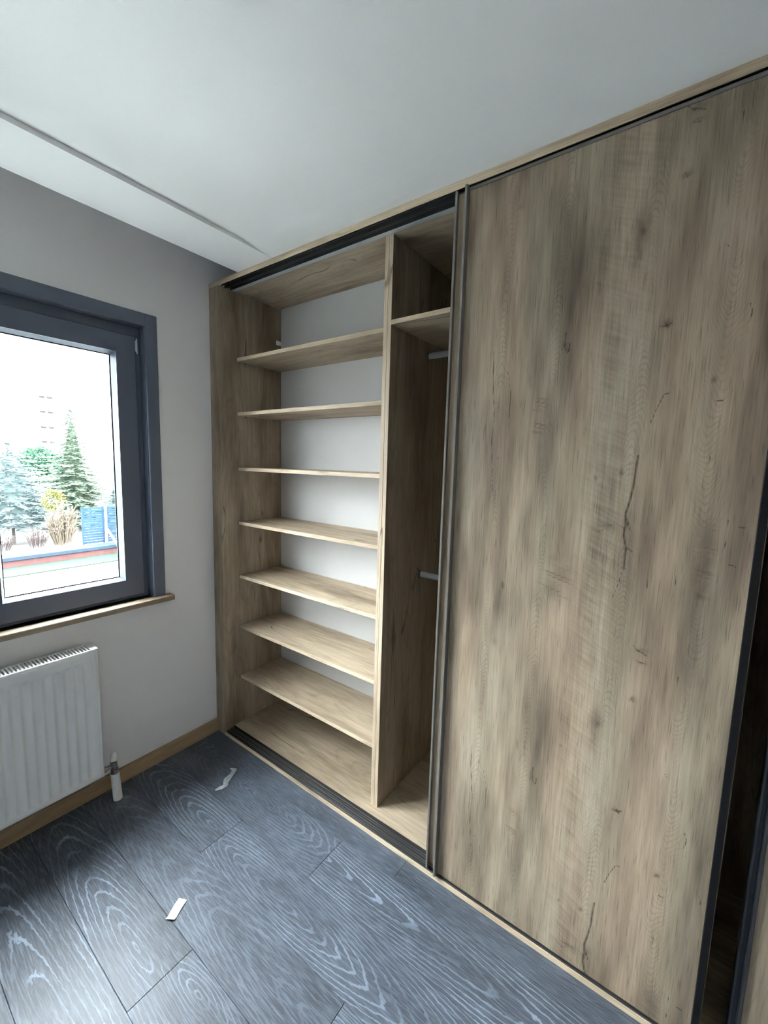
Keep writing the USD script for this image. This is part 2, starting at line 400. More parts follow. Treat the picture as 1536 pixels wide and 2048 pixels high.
# ------------------------------------------------------------------ floor plank material
def plank_mat(name, u0, v0, L, W, N, amp, contrast, seed, base=(.044, .052, .066), light=(.30, .36, .445), width=.20):
    n = {
        'c': ('texture_coordinate', {}),
        'mm': ('mapping', {'location': (-u0, -v0, 0)}), 'ms': ('mapping', {'scale': (1 / L, 1 / W, 0.)}),
        'len': ('vector_math', {'math_type': 'length'}),
        'mn': ('mapping', {'scale': (2.2, 14., 1.), 'location': (seed, seed * 1.7, seed)}), 'n1': ('noise_texture', {'scale': 1., 'detail': 2., 'roughness': .45}),
        'mj': ('mapping', {'scale': (42., 110., 1.), 'location': (0, seed, 0)}), 'nj': ('noise_texture', {'scale': 1., 'detail': 2.}),
        'mf': ('mapping', {'scale': (16., 230., 1.), 'location': (seed, 0, 0)}), 'nf': ('noise_texture', {'scale': 1., 'detail': 3.}),
        'mp': ('mapping', {'scale': (3., 9., 1.), 'location': (seed, seed, 2)}), 'np': ('noise_texture', {'scale': 1., 'detail': 3.}),
        'nd': ('noise_texture', {'scale': 420., 'detail': 1.}),
        'h1': ('math', {'math_type': 'multiply', 'value2': N}),
        'h2': ('math', {'math_type': 'multiply_add', 'value2': amp}),
        'h3': ('math', {'math_type': 'multiply_add', 'value2': .5}),
        'pp': ('math', {'math_type': 'pingpong', 'value2': .5}),
        'line': ('map_range', {'range_type': 'smoothstep', 'from_min': width * .45, 'from_max': width, 'to_min': 1., 'to_max': 0., 'clamp': True}),
        'vary': ('map_range', {'from_min': .38, 'from_max': .62, 'to_min': .08, 'to_max': 1., 'clamp': True}),
        'lv': ('math', {'math_type': 'multiply'}),
        'lc': ('math', {'math_type': 'multiply', 'value2': contrast}),
        'fib': ('map_range', {'from_min': .44, 'from_max': .70, 'to_min': 0., 'to_max': .30, 'clamp': True}),
        'dot': ('map_range', {'from_min': .5, 'from_max': .75, 'to_min': 0., 'to_max': .09, 'clamp': True}),
        's1': ('math', {'math_type': 'maximum'}), 's2': ('math', {'math_type': 'add', 'use_clamp': True}),
        'ton': ('rgb_ramp', {'ramp': [(.3, tuple(x * .72 for x in base)), (.7, tuple(x * 1.5 for x in base))]}),
        'mix': ('mix_color', {'blend_type': 'mix', 'b': light}),
        'rr': ('map_range', {'from_min': 0., 'from_max': 1., 'to_min': .42, 'to_max': .52}),
        'b': ('bump', {'strength': .25, 'distance': .0006, 'invert': True}),
        'p': ('principled_bsdf', {'roughness': .45, 'specular_ior_level': .6}),
    }
    l = [('c.object', 'mm.vector'), ('mm.vector', 'ms.vector'), ('ms.vector', 'len.vector1')]
    for m, k in (('mn', 'n1'), ('mj', 'nj'), ('mf', 'nf'), ('mp', 'np')):
        l += [('c.object', m + '.vector'), (m + '.vector', k + '.vector')]
    l += [('c.object', 'nd.vector'), ('len.value', 'h1.value1'), ('n1.fac', 'h2.value1'), ('h1.value', 'h2.value3'), ('nj.fac', 'h3.value1'), ('h2.value', 'h3.value3'),
          ('h3.value', 'pp.value1'), ('pp.value', 'line.value'), ('np.fac', 'vary.value'), ('line.result', 'lv.value1'), ('vary.result', 'lv.value2'), ('lv.value', 'lc.value1'),
          ('nf.fac', 'fib.value'), ('nd.fac', 'dot.value'), ('lc.value', 's1.value1'), ('fib.result', 's1.value2'), ('s1.value', 's2.value1'), ('dot.result', 's2.value2'),
          ('np.fac', 'ton.fac'), ('ton.color', 'mix.a'), ('s2.value', 'mix.fac'), ('mix.result', 'p.base_color'), ('s2.value', 'rr.value'), ('rr.result', 'p.roughness'),
          ('s2.value', 'b.height'), ('b.normal', 'p.normal')]
    return M(name, n, l)


# ------------------------------------------------------------------ THE SETTING
ZT = 2.45          # top of the wardrobe / ceiling border
RX, RY, BY = 3.35, -3.0, .66     # right wall, wall behind the camera, wall behind the wardrobe
ZC = 2.466
WY0, WY1, WZ0, WZ1 = -1.575, -.325, .877, 2.155      # window opening

# floor: planks 194 mm wide laid along x
floor = thing('floor', kind='structure')
obj('subfloor', bx(-.02, RX + .02, RY - .02, BY, -.06, -.0095), SUBFLOOR, floor)
PW, PL = .194, 1.38
joints = {0: 1.315, 1: 1.055, 2: .645, 3: 1.41, 4: .935, 5: 1.30, 6: .50, 7: .86, 8: 1.2}
SPECIAL = {   # (row, index of plank from the left): u0, v0, L, W, N, amp, contrast, width
    (0, 0): (.2, -.20, .9, .09, 16, 7, .26, .2), (0, 1): (1.1, .12, .9, .10, 16, 7, .24, .2),
    (1, 0): (.62, -.16, .20, .040, 4, 4.4, .34, .2), (1, 1): (.92, -.185, .60, .046, 4.4, 1.5, .80, .17),
    (2, 0): (.565, -.375, .24, .045, 3.6, 1.9, .66, .16), (2, 1): (1.02, -.40, .30, .045, 4.6, 2.6, .55, .17),
    (3, 0): (.62, -.60, .55, .030, 2.4, 3.2, .16, .16), (3, 1): (1.7, -.56, .5, .05, 5, 3.0, .3, .15),
    (4, 0): (.79, -.775, .33, .052, 3.6, 1.6, .72, .14), (4, 1): (1.06, -.72, .24, .06, 6, 3.0, .5, .18),
    (5, 0): (.98, -1.00, .62, .070, 4.8, 1.6, .85, .13),
}
rng = np.random.default_rng(7)
pool = [plank_mat(f'charcoal_oak_pool_{i}', rng.uniform(.3, 2.5), -1.4 - .2 * i, rng.uniform(.25, .6), rng.uniform(.04, .07), rng.uniform(6, 11), rng.uniform(3, 6), rng.uniform(.35, .85), 10.3 + i * 2.7) for i in range(4)]
for r in range(0, 16):
    y1 = -.087 - PW * (r - 1) if r else .0565
    y0 = -.087 - PW * r
    if y1 < RY:
        break
    j = joints.get(r, (r * .477) % PL)
    xs = [0.0] + [a for a in np.arange(j - 2 * PL, RX, PL) if .01 < a < RX - .01] + [RX]
    for k, (a, b) in enumerate(zip(xs[:-1], xs[1:])):
        sp = SPECIAL.get((r, k))
        if sp is None and r <= 5:
            sp = (a + .5, (y0 + y1) / 2, .4, .05, 8, 4.5, .5, .2)
        mat = plank_mat(f'charcoal_oak_{r}_{k}', *sp[:6], sp[6], 1.7 * r + 3.1 * k, width=sp[7]) if sp else pool[(r + 2 * k) % 4]
        obj('plank', bev(a + .0004, b - .0004, max(y0, RY) + .0004, y1 - .0004, -.0095, 0, .0011), mat, floor)

# window wall with its opening, and the recess strip above
wl = bx(-.24, 0, RY, BY, -.06, 2.66)
hole = bx(-.30, .05, WY0, WY1, WZ0, WZ1)
wl = (m3.Manifold.cube((.24, BY - RY, 2.72)).translate((-.24, RY, -.06)) - m3.Manifold.cube((.4, WY1 - WY0, WZ1 - WZ0)).translate((-.32, WY0, WZ0)))
tag(obj('wall_left', wl, WALL), kind='structure')
tag(obj('wall_back', bx(0, RX, BY, BY + .1, -.06, 2.66), WALL), kind='structure')
tag(obj('wall_right', bx(RX, RX + .1, RY, BY + .1, -.06, 2.66), WALL), kind='structure')
tag(obj('wall_front', bx(-.24, RX + .1, RY - .1, RY, -.06, 2.66), WALL), kind='structure')

# ceiling: plaster slab that eases down to the wardrobe front, lowered border along the window, open curtain recess at the wall
ys = np.array([RY, -.30, -.20, -.13, -.08, -.03, .02, BY])
zs = np.array([ZC, ZC, ZC - .001, ZC - .005, ZC - .011, ZC - .0155, ZT + .0005, ZT + .0005])
prof = Polygon([(y, z) for y, z in zip(ys, zs)] + [(BY, 2.66), (RY, 2.66)])
cl = extrude_x(prof, .505, RX)
tag(obj('ceiling', cl, CEIL), kind='structure')
tag(obj('trim_1', extrude_y(Polygon([(.2445, 2.4545), (.249, ZT), (.5055, ZT), (.5055, 2.6), (.2445, 2.6)]), RY, BY), CEIL), kind='structure')
tag(obj('trim_2', bx(0, .52, RY, BY, 2.6, 2.68), CEIL), kind='structure')

# baseboard
bp_ = Polygon([(0, 0), (.015, 0), (.015, .064), (.0135, .069), (.010, .072), (0, .072)])
tag(obj('baseboard_left', extrude_y(bp_, RY, -.0005), WOOD_BASE), kind='structure')

# window ------------------------------------------------------------
win = thing('window_1', kind='structure')


def ring_frame(y0, y1, z0, z1, iy0, iy1, iz0, iz1, x0, x1, r=.003):
    o = bev(x0, x1, y0, y1, z0, z1, r)
    i = m3.Manifold.cube((x1 - x0 + .2, iy1 - iy0, iz1 - iz0)).translate((x0 - .1, iy0, iz0))
    return o - i


# casing on the wall: two uprights and a head (the sill closes the bottom)
obj('casing', cat_(bev(.0, .012, -.326, -.272, .877, 2.2095, .0015), bev(.0, .012, WY0 - .055, WY0 + .001, .877, 2.2095, .0015), bev(0, .0118, WY0, -.325, 2.1535, 2.2093, .0015)), FRAME, win)
obj('jamb', cat_(bx(-.10, .0005, WY1 - .003, WY1 + .004, WZ0, WZ1 + .003), bx(-.10, .0005, WY0 - .004, WY0 + .003, WZ0, WZ1 + .003), bx(-.10, .0005, WY0, WY1, WZ1 - .003, WZ1 + .004)), FRAME, win)
obj('frame', ring_frame(WY0 + .001, WY1 - .001, WZ0, WZ1 - .001, WY0 + .06, WY1 - .06, WZ0 + .06, WZ1 - .06, -.11, -.046), FRAME, win)
for k in range(1):
    obj('mullion', bev(-.11, -.046, -.975 - .61 * k, -.945 - .61 * k, WZ0 + .05, WZ1 - .05, .003), FRAME, win)


def sash(y0, y1, z0, z1, prof=.083, hinge=True):
    s = obj('sash', ring_frame(y0, y1, z0, z1, y0 + prof, y1 - prof, z0 + prof, z1 - prof, -.085, -.030, .004), FRAME, win)
    a = prof
    # glazing bead: sloped ring between the sash face and the glass
    gy0, gy1, gz0, gz1 = y0 + a, y1 - a, z0 + a, z1 - a
    e = .012
    O = [(-.034, gy0, gz0), (-.034, gy1, gz0), (-.034, gy1, gz1), (-.034, gy0, gz1)]
    I = [(-.058, gy0 + e, gz0 + e), (-.058, gy1 - e, gz0 + e), (-.058, gy1 - e, gz1 - e), (-.058, gy0 + e, gz1 - e)]
    I2 = [(-.064, q[1], q[2]) for q in I]
    O2 = [(-.064, q[1], q[2]) for q in O]
    v = np.array(O + I + I2 + O2)
    f = []
    for k in range(4):
        n = (k + 1) % 4
        for A in (0, 4, 8):
            f += [(A + k, A + n, A + 4 + n), (A + k, A + 4 + n, A + 4 + k)]
        f += [(12 + k, 12 + n, n), (12 + k, n, k)]
    bead = trimesh.Trimesh(v, f, process=False)
    bead.fix_normals()
    obj('glazing_bead', bead, FRAME, s)
    gk = m3.Manifold.cube((.005, gy1 - gy0 - 2 * e, gz1 - gz0 - 2 * e)).translate((-.0685, gy0 + e, gz0 + e)) - m3.Manifold.cube((.02, gy1 - gy0 - 2 * e - .008, gz1 - gz0 - 2 * e - .008)).translate((-.075, gy0 + e + .004, gz0 + e + .004))
    obj('gasket', gk, FRAME_IN, s)
    obj('pane', bx(-.071, -.067, gy0, gy1, gz0, gz1), GLASS, s)
    if hinge:
        h = obj('hinge', cat_(tube((-.041, y1 + .011, 2.034), (-.041, y1 + .011, 2.102), .0028), bx(-.046, -.041, y1 + .004, y1 + .014, 2.045, 2.092)), WHITE_PLASTIC, s)
    return s


GLASS = M('window_glass', {'t': ('transparent_bsdf', {'color': (.97, .985, .98)}), 'g': ('glossy_bsdf', {'roughness': .0, 'color': (1, 1, 1)}), 'f': ('layer_weight', {'blend': .5}), 'w': ('math', {'math_type': 'power', 'value2': 5.}), 'a': ('math', {'math_type': 'multiply_add', 'value2': .9, 'value3': .04}), 'm': ('mix_closure', {})},
          [('f.facing', 'w.value1'), ('w.value', 'a.value1'), ('a.value', 'm.fac'), ('t.BSDF', 'm.closure1'), ('g.BSDF', 'm.closure2')], surface='m.closure')
sash(-.958, -.352, .893, 2.108)
for k in range(1):
    sash(-1.568 - .61 * k, -.962 - .61 * k, .893, 2.108, hinge=False)
# sill board with a rounded nose
nose = Polygon([(-.045, .8525), (.048, .8525), (.0495, .8533), (.0505, .8550), (.0505, .8735), (.0495, .8760), (.0475, .877), (-.045, .877)])
sl = extrude_y(nose, WY0 - .08, -.246)
obj('sill', sl, WOOD_SILL, win)

# ------------------------------------------------------------------ WARDROBE
ward = thing('wardrobe', 'fitted light oak sliding-door wardrobe with open shelves, filling the wall right of the window', 'wardrobe')
WR = RX - .001
SX = .082
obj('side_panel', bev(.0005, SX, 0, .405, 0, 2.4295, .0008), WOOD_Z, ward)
obj('top_fascia', bev(.0005, WR, 0, .003, 2.4265, ZT, .0006), WOOD_EDGE_X, ward)
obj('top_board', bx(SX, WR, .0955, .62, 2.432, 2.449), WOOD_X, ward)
obj('edge_strip', bev(SX, WR, .0725, .0955, 2.4265, 2.4465, .0006), ALU, ward)
obj('plinth', bev(SX, WR, 0, .003, 0, .0195, .0006), WOOD_EDGE_X, ward)
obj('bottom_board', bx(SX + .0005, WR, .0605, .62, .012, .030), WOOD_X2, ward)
obj('back_panel', bx(SX - .03, 1.0685, .4025, .415, .03, 2.432), BACK_WHITE, ward)
obj('back_panel', bx(1.0875, WR, .6, .612, .03, 2.432), WOOD_Z2, ward)
for a_, b_, dep in ((1.0505, 1.0688, .402), (1.0695, 1.0875, .60)):
    dv_ = obj('divider', bev(a_, b_, .1062, dep, .030, 2.432, .0008), WOOD_Z2, ward)
    obj('edge_band', bev(a_ + .0002, b_ - .0002, .105, .1060, .0302, 2.4318, .0004), WOOD_EDGE_Z, dv_)
obj('divider', bev(2.214, 2.246, .105, .60, .030, 2.432, .0008), WOOD_Z2, ward)
SH = [2.097, 1.8135, 1.518, 1.2185, .914, .6185, .319]
for i, z in enumerate(SH):
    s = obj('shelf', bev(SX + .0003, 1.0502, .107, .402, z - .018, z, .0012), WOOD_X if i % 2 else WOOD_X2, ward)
    obj('edge_band', bev(SX + .0006, 1.0500, .1058, .1068, z - .0178, z - .0002, .0004), WOOD_EDGE_X, s)
    for px_, dx in ((SX, 1), (1.0505, -1)):
        for py in (.155, .35):
            obj('shelf_pin', cat_(tube((px_, py, z - .0215), (px_ + dx * .010, py, z - .0215), .0034, n=10), bx(min(px_, px_ + dx * .002), max(px_, px_ + dx * .002), py - .006, py + .006, z - .030, z - .018)), CHROME, s)
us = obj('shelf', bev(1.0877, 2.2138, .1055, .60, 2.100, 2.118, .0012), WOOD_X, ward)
obj('edge_band', bev(1.0878, 2.2137, .1042, .1053, 2.1002, 2.1178, .0004), WOOD_EDGE_X, us)
obj('cover_cap', bev(SX, SX + .006, .366, .399, 2.226, 2.250, .001), WHITE_PLASTIC, ward)
for z in (2.043, 1.046):
    th = np.linspace(0, 2 * np.pi, 24, endpoint=False)
    oval = Polygon([(.392 + .0085 * math.cos(t), z + .014 * math.sin(t)) for t in th])
    rr = obj('hanging_rod', extrude_x(oval, 1.098, 2.204), ALU, ward, smooth=40)
    for xx in (1.0877, 2.2038):
        obj('rod_socket', extrude_x(Polygon([(.392 + .013 * math.cos(t), z + .019 * math.sin(t)) for t in th]), xx, xx + .010), CHROME, rr)


# tracks: ribbed black profiles
def comb(y0, y1, zb, zt, ribs, tip, sgn=1):
    pts = [(y0, zb), (y0, tip)]
    body = sbox(y0, min(zb, zt), y1, max(zb, zt))
    for y, w, t in ribs:
        body = body.union(sbox(y, min(zb, t), y + w, max(zb, t)))
    return body


bt = comb(.0032, .060, .0, .015, [(.0032, .0018, .0235), (.0155, .0032, .0235), (.0235, .0032, .0235), (.0360, .0032, .0245), (.0445, .0032, .0245), (.0578, .0022, .0300)], 0)
RAIL_GLINT = plain('rail_tip_glint', (.22, .215, .205), .25, metal=.8)  # lighter strips on the black ridges stand in for their glints
btk = obj('bottom_track', extrude_x(bt, SX + .0003, WR), BLACK_ALU, ward)
obj('rail_glint', cat_(*[bx(SX + .0004, WR - .001, y, y + w_, t - .0001, t + .0006) for y, w_, t in [(.0155, .0032, .0235), (.0235, .0032, .0235), (.0360, .0032, .0245), (.0445, .0032, .0245)]]), RAIL_GLINT, btk)
tt = comb(.0034, .0722, 2.449, 2.443, [(.0034, .0016, 2.4262), (.0195, .0022, 2.432), (.0375, .003, 2.4265), (.0555, .0022, 2.432), (.0700, .0022, 2.4265)], 0)
ttk = obj('top_track', extrude_x(tt, SX + .0003, WR), BLACK_ALU, ward)
obj('rail_glint', cat_(*[bx(SX + .0004, WR - .001, y, y + w_, t - .0006, t + .0001) for y, w_, t in [(.0195, .0022, 2.432), (.0375, .003, 2.4265), (.0555, .0022, 2.432)]]), RAIL_GLINT, ttk)

# sliding door with cupped handle profile
door = obj('door', *[decor_panel(1.447, 2.2155, .010, .026, .0265, 2.4145)[0]], DECOR, ward, attrs=decor_panel(1.447, 2.2155, .010, .026, .0265, 2.4145)[1])


def handle(xf, yo, wid, z0, z1, mat, par):
    """Cupped upright profile; xf = x of the front lip, wid = how far it reaches to the rear lip."""
    t = .0016
    a = xf - wid
    pts = [(xf + .002, yo + .028), (a + .003, yo + .028), (a, yo + .026), (a, yo + .0055), (a + .0012, yo + .004), (a + .0072, yo + .004), (a + .0085, yo + .0052), (a + .0085, yo + .0165), (a + .0105, yo + .0185),
           (xf - .0110, yo + .0185), (xf - .0085, yo + .0160), (xf - .0085, yo - .0086), (xf - .0073, yo - .0100), (xf - .0012, yo - .0100), (xf, yo - .0088), (xf, yo + .010), (xf + .002, yo + .010)]
    return obj('handle_profile', extrude_z(Polygon(pts), z0, z1), mat, par)


handle(1.4455, 0., .0485, .0245, 2.4255, BRONZE, door)
EDGE_DARK = plain('dark_edge_profile', (.007, .007, .008), .4, spec=.15)
obj('handle_reflection', bx(1.4455 - .0400, 1.4455 - .0086, .0166, .0188, .045, 2.42), WOOD_Z2, door)  # wood strip imitates the oak reflected in the metal channel
obj('edge_profile', extrude_z(Polygon([(2.2158, .007), (2.2172, .0055), (2.2300, .0055), (2.2315, .007), (2.2315, .029), (2.2158, .029)]), .0245, 2.4255), EDGE_DARK, door)
obj('top_rail', bev(1.4465, 2.2156, .0065, .0275, 2.4148, 2.4235, .001), BRONZE, door)
obj('bottom_rail', bev(1.4475, 2.2156, .0085, .0275, .0238, .0263, .0005), BLACK_ALU, door)
obj('roller', cat_(bev(1.405, 1.436, .0215, .0345, .0250, .044, .003), tube((1.418, .0225, .0255), (1.418, .0335, .0255), .0085)), DARK_RUBBER, ward)

d2 = obj('door', bev(2.316, 3.30, .050, .066, .0265, 2.4145, .0008), WOOD_Z, ward)
p2 = [(2.316, .068), (2.292, .068), (2.2905, .0665), (2.2905, .046), (2.292, .0445), (2.2965, .0445), (2.298, .046), (2.2985, .056), (2.3065, .056), (2.3075, .0425), (2.3085, .0405), (2.3130, .0405), (2.3145, .042), (2.3148, .050), (2.316, .050)]
obj('handle_profile', extrude_z(Polygon(p2), .0245, 2.4255), DARK_ALU, d2)
obj('top_rail', bev(2.3165, 3.30, .0465, .067, 2.4148, 2.4235, .001), BRONZE, d2)

# ------------------------------------------------------------------ RADIATOR
rad = thing('radiator', 'white ribbed steel panel radiator on the wall under the window', 'radiator')
ry1, ry0, rz0, rz1, rxf = -.612, -1.612, .150, .742, .120
pitch = .0337
ny, nz = 600, 90
Yg, Zg = np.meshgrid(np.linspace(ry0, ry1, ny), np.linspace(rz0, rz1, nz))
ph = ((ry1 - .030 - Yg) / pitch)
inside = ((ph > 0) & (ph < 28.5)).astype(float)
wv = .5 - .5 * np.cos(2 * np.pi * ph)
wv = wv ** .75
win_z = np.clip((Zg - (rz0 + .026)) / .010, 0, 1) * np.clip(((rz1 - .044) - Zg) / .008, 0, 1)
edge = np.minimum.reduce([(Yg - ry0), (ry1 - Yg), (Zg - rz0), (rz1 - Zg)])
h = rxf - .0005 - .0085 * wv * win_z * inside - .006 * np.clip(1 - edge / .004, 0, 1) ** 2
h += .0014 * np.exp(-((rz1 - .018 - Zg) / .003) ** 2) - .0016 * np.exp(-((ry1 - .012 - Yg) / .0025) ** 2)
fp = grid(h, Yg, Zg)
fp.faces = fp.faces[:, ::-1] if fp.face_normals[len(fp.faces) // 2][0] < 0 else fp.faces
back_sheet = bx(.112 - .008, .1075, ry0 + .001, ry1 - .001, rz0 + .001, rz1 - .001)
obj('front_panel', cat_(fp, back_sheet), WHITE_ENAMEL, rad, smooth=True)
obj('rear_panel', bev(.036, .046, ry0, ry1, rz0, rz1 - .004, .002), WHITE_ENAMEL, rad)
for yy in (ry1 - .0018, ry0 + .0002):
    obj('side_cover', bev(.036, .1105, yy, yy + .0022, rz0 + .004, rz1 + .001, .0008), WHITE_ENAMEL, rad)
gr = [bev(.036, .046, ry0, ry1, rz1 - .003, rz1 + .004, .0012), bev(.108, .1165, ry0, ry1, rz1 - .005, rz1 + .004, .0012), bev(.036, .1165, ry1 - .026, ry1 + .0005, rz1 + .0005, rz1 + .0042, .0012), bev(.036, .1165, ry0, ry0 + .026, rz1 + .0005, rz1 + .0042, .0012)]
yy = ry1 - .034
while yy > ry0 + .03:
    gr.append(bx(.045, .109, yy - .0032, yy + .0032, rz1 + .0005, rz1 + .0036))
    yy -= .0118
obj('grille', cat_(*gr), WHITE_ENAMEL, rad)
obj('convector', cat_(*[bx(.050, .104, ry0 + .02 + .0333 * k, ry0 + .0215 + .0333 * k, rz0 + .03, rz1 - .02) for k in range(30)]), WHITE_ENAMEL, rad)
for yb in (-.85, -1.37):
    obj('wall_bracket', bev(.0005, .037, yb - .015, yb + .015, .30, .68, .002), WHITE_ENAMEL, rad)
# valve with cap and pipe cover
vy, vx = -.568, .096
vl = obj('valve', cat_(tube((vx, -.614, .168), (vx, -.598, .168), .0125, n=6), tube((vx, -.600, .168), (vx, vy, .168), .0095), tube((vx, vy - .001, .186), (vx, vy + .002, .148), .0135), tube((vx, vy + .002, .150), (vx, vy + .003, .128), .0165, n=6), trimesh.creation.icosphere(2, .0145).apply_translation((vx, vy, .168))), CHROME, rad, smooth=35)
obj('valve_cap', cat_(tube((vx - .002, vy - .001, .184), (vx - .016, vy + .008, .206), .0135, .0125), tube((vx - .016, vy + .008, .206), (vx - .021, vy + .012, .216), .0125, .0085)), WHITE_PLASTIC, vl, smooth=35)
obj('pipe_cover', cat_(tube((vx, vy + .0025, .131), (vx + .003, vy + .009, .0003), .0178, .0185, n=28)), WHITE_PLASTIC, vl, smooth=35)

# ------------------------------------------------------------------ scraps on the floor
# strip of card
cA, cB, cC, cD = [np.array(p) for p in ((.748, -.616), (.777, -.602), (.808, -.663), (.783, -.680))]
V, Fc = [], []
ns = 12
for side in (0, .0011):
    for i in range(ns + 1):
        t = i / ns
        a = cA * (1 - t) + cD * t
        b = cB * (1 - t) + cC * t
        lift = .0005 + .0045 * math.sin(math.pi * t) ** 2 * (1 - t) + .004 * max(0, (t - .86) / .14)
        for s in (0, .5, 1):
            p = a * (1 - s) + b * s
            V.append((p[0], p[1], lift + side + .0006 * (1 - abs(2 * s - 1))))
n1 = (ns + 1) * 3
for i in range(ns):
    for s in (0, 1):
        q = (i * 3 + s, i * 3 + s + 1, i * 3 + s + 4, i * 3 + s + 3)
        Fc += [(q[0], q[1], q[2]), (q[0], q[2], q[3]), (n1 + q[2], n1 + q[1], n1 + q[0]), (n1 + q[3], n1 + q[2], n1 + q[0])]
    for s in (0, 2):
        a, b = i * 3 + s, i * 3 + 3 + s
        Fc += [(a, b, n1 + b), (a, n1 + b, n1 + a)]
for i in (0, ns):
    for s in (0, 1):
        a, b = i * 3 + s, i * 3 + s + 1
        Fc += [(a, b, n1 + b), (a, n1 + b, n1 + a)]
card = trimesh.Trimesh(np.array(V), Fc, process=False)
card.fix_normals()
tag(obj('card_strip', card, PAPER), 'short white strip of card lying on the dark plank floor', 'card strip')

# crumpled clear film
FILM = M('clear_film', {'t': ('transparent_bsdf', {'color': (.93, .95, .95)}), 'g': ('glossy_bsdf', {'roughness': .12, 'color': (1, 1, 1)}), 'f': ('layer_weight', {'blend': .5}), 'w': ('math', {'math_type': 'power', 'value2': 3.}), 'a': ('math', {'math_type': 'multiply_add', 'value2': .8, 'value3': .10}), 'm': ('mix_closure', {}),
                        'd': ('diffuse_bsdf', {'color': (.75, .8, .8)}), 'm2': ('mix_closure', {'fac': .16})},
         [('f.facing', 'w.value1'), ('w.value', 'a.value1'), ('a.value', 'm.fac'), ('t.BSDF', 'm.closure1'), ('g.BSDF', 'm.closure2'), ('m.closure', 'm2.closure1'), ('d.BSDF', 'm2.closure2')], surface='m2.closure')
path = np.array([(.335, -.135), (.362, -.128), (.380, -.158), (.388, -.186), (.402, -.205), (.418, -.214), (.412, -.236), (.404, -.262)])
tt_ = np.linspace(0, len(path) - 1, 46)
cx = np.interp(tt_, range(len(path)), path[:, 0])
cy = np.interp(tt_, range(len(path)), path[:, 1])
w = np.interp(tt_, range(len(path)), [.004, .012, .010, .017, .012, .010, .013, .004])
tx, ty = np.gradient(cx), np.gradient(cy)
ln = np.hypot(tx, ty)
nx_, ny_ = -ty / ln, tx / ln
sv = np.linspace(-1, 1, 9)
Sg, Ig = np.meshgrid(sv, np.arange(46))
FX = cx[:, None] + nx_[:, None] * w[:, None] * sv
FY = cy[:, None] + ny_[:, None] * w[:, None] * sv
FZ = .0015 + .020 * meshkit.fbm(np.stack([FX * 70, FY * 70, Sg * .8], -1), 3, 3) * (1 - .75 * np.abs(Sg)) * np.sin(np.linspace(.15, np.pi - .1, 46))[:, None]
film = grid(FX, FY, FZ)
bot = grid(FX, FY, FZ - .0004)
bot.faces = bot.faces[:, ::-1]
tag(obj('plastic_film', cat_(film, bot), FILM), 'crumpled scrap of clear plastic film on the floor near the wardrobe corner', 'plastic scrap')

# ------------------------------------------------------------------ OUTSIDE
GZ = -.30
TILE = plain('pale_terrace_tile', (.45, .46, .455), .7, vary=.05, scale=14)
TURF = plain('green_turf', (.009, .0165, .011), .9, vary=.25, scale=60, bump=.5, spec=.04)
BOUNCE_CUT = plain('bounce_cut_ground', (.066, .073, .066), .9, vary=.25, scale=50, bump=.5, spec=.04)  # dark tone of the added strip that limits bounce onto the ceiling
BRICK = M('red_brick', {'c': ('texture_coordinate', {}), 's': ('separate_xyz', {}), 'v': ('combine_xyz', {}), 'k': ('brick_texture', {'color1': (.032, .014, .0135), 'color2': (.038, .018, .017), 'mortar': (.038, .031, .029), 'scale': 9., 'mortar_size': .01}), 'p': ('principled_bsdf', {'roughness': .85, 'specular_ior_level': .05})},
          [('c.object', 's.vector'), ('s.y', 'v.x'), ('s.z', 'v.y'), ('v.vector', 'k.vector'), ('k.color', 'p.base_color')])
COPING = plain('blue_grey_coping', (.009, .0145, .021), .7, vary=.06, scale=20, spec=.06)
GROUND = plain('pale_gravel', (.055, .051, .049), .9, vary=.15, scale=6, spec=.05)
FENCE = plain('blue_grey_slat', (.0075, .018, .034), .7, vary=.08, scale=30, spec=.06)
POST = plain('white_post', (.07, .07, .068), .5, vary=.03)
BARK = plain('bark', (.04, .034, .031), .9, vary=.3, scale=40, bump=.6)


def leaf(name, a, b, scale=3.):
    return M(name, {'c': ('texture_coordinate', {}), 'n': ('noise_texture', {'scale': scale, 'detail': 3.}), 'r': ('rgb_ramp', {'ramp': [(.3, a), (.7, b)]}),
                    'd': ('principled_bsdf', {'roughness': .8, 'specular_ior_level': .05}), 't': ('translucent_bsdf', {}), 'm': ('mix_closure', {'fac': .25})},
             [('c.object', 'n.vector'), ('n.fac', 'r.fac'), ('r.color', 'd.base_color'), ('r.color', 't.color'), ('d.BSDF', 'm.closure1'), ('t.BSDF', 'm.closure2')], surface='m.closure')


BLUE_N = leaf('blue_spruce_needles', (.045, .066, .066), (.085, .112, .110), 4.)
GREEN_N = leaf('green_spruce_needles', (.050, .078, .056), (.090, .118, .080), 3.)
DEEP_N = leaf('dark_spruce_needles', (.042, .066, .064), (.070, .10, .094), 3.)
BUSHG = leaf('fresh_green_leaf', (.030, .072, .046), (.050, .105, .066), 4.)
YELL = leaf('yellow_blossom', (.055, .052, .012), (.075, .072, .017), 9.)
BEIGE = leaf('dry_beige_twig', (.060, .048, .036), (.085, .070, .052), 6.)
TWIG = leaf('brown_twig', (.026, .020, .019), (.040, .031, .029), 6.)

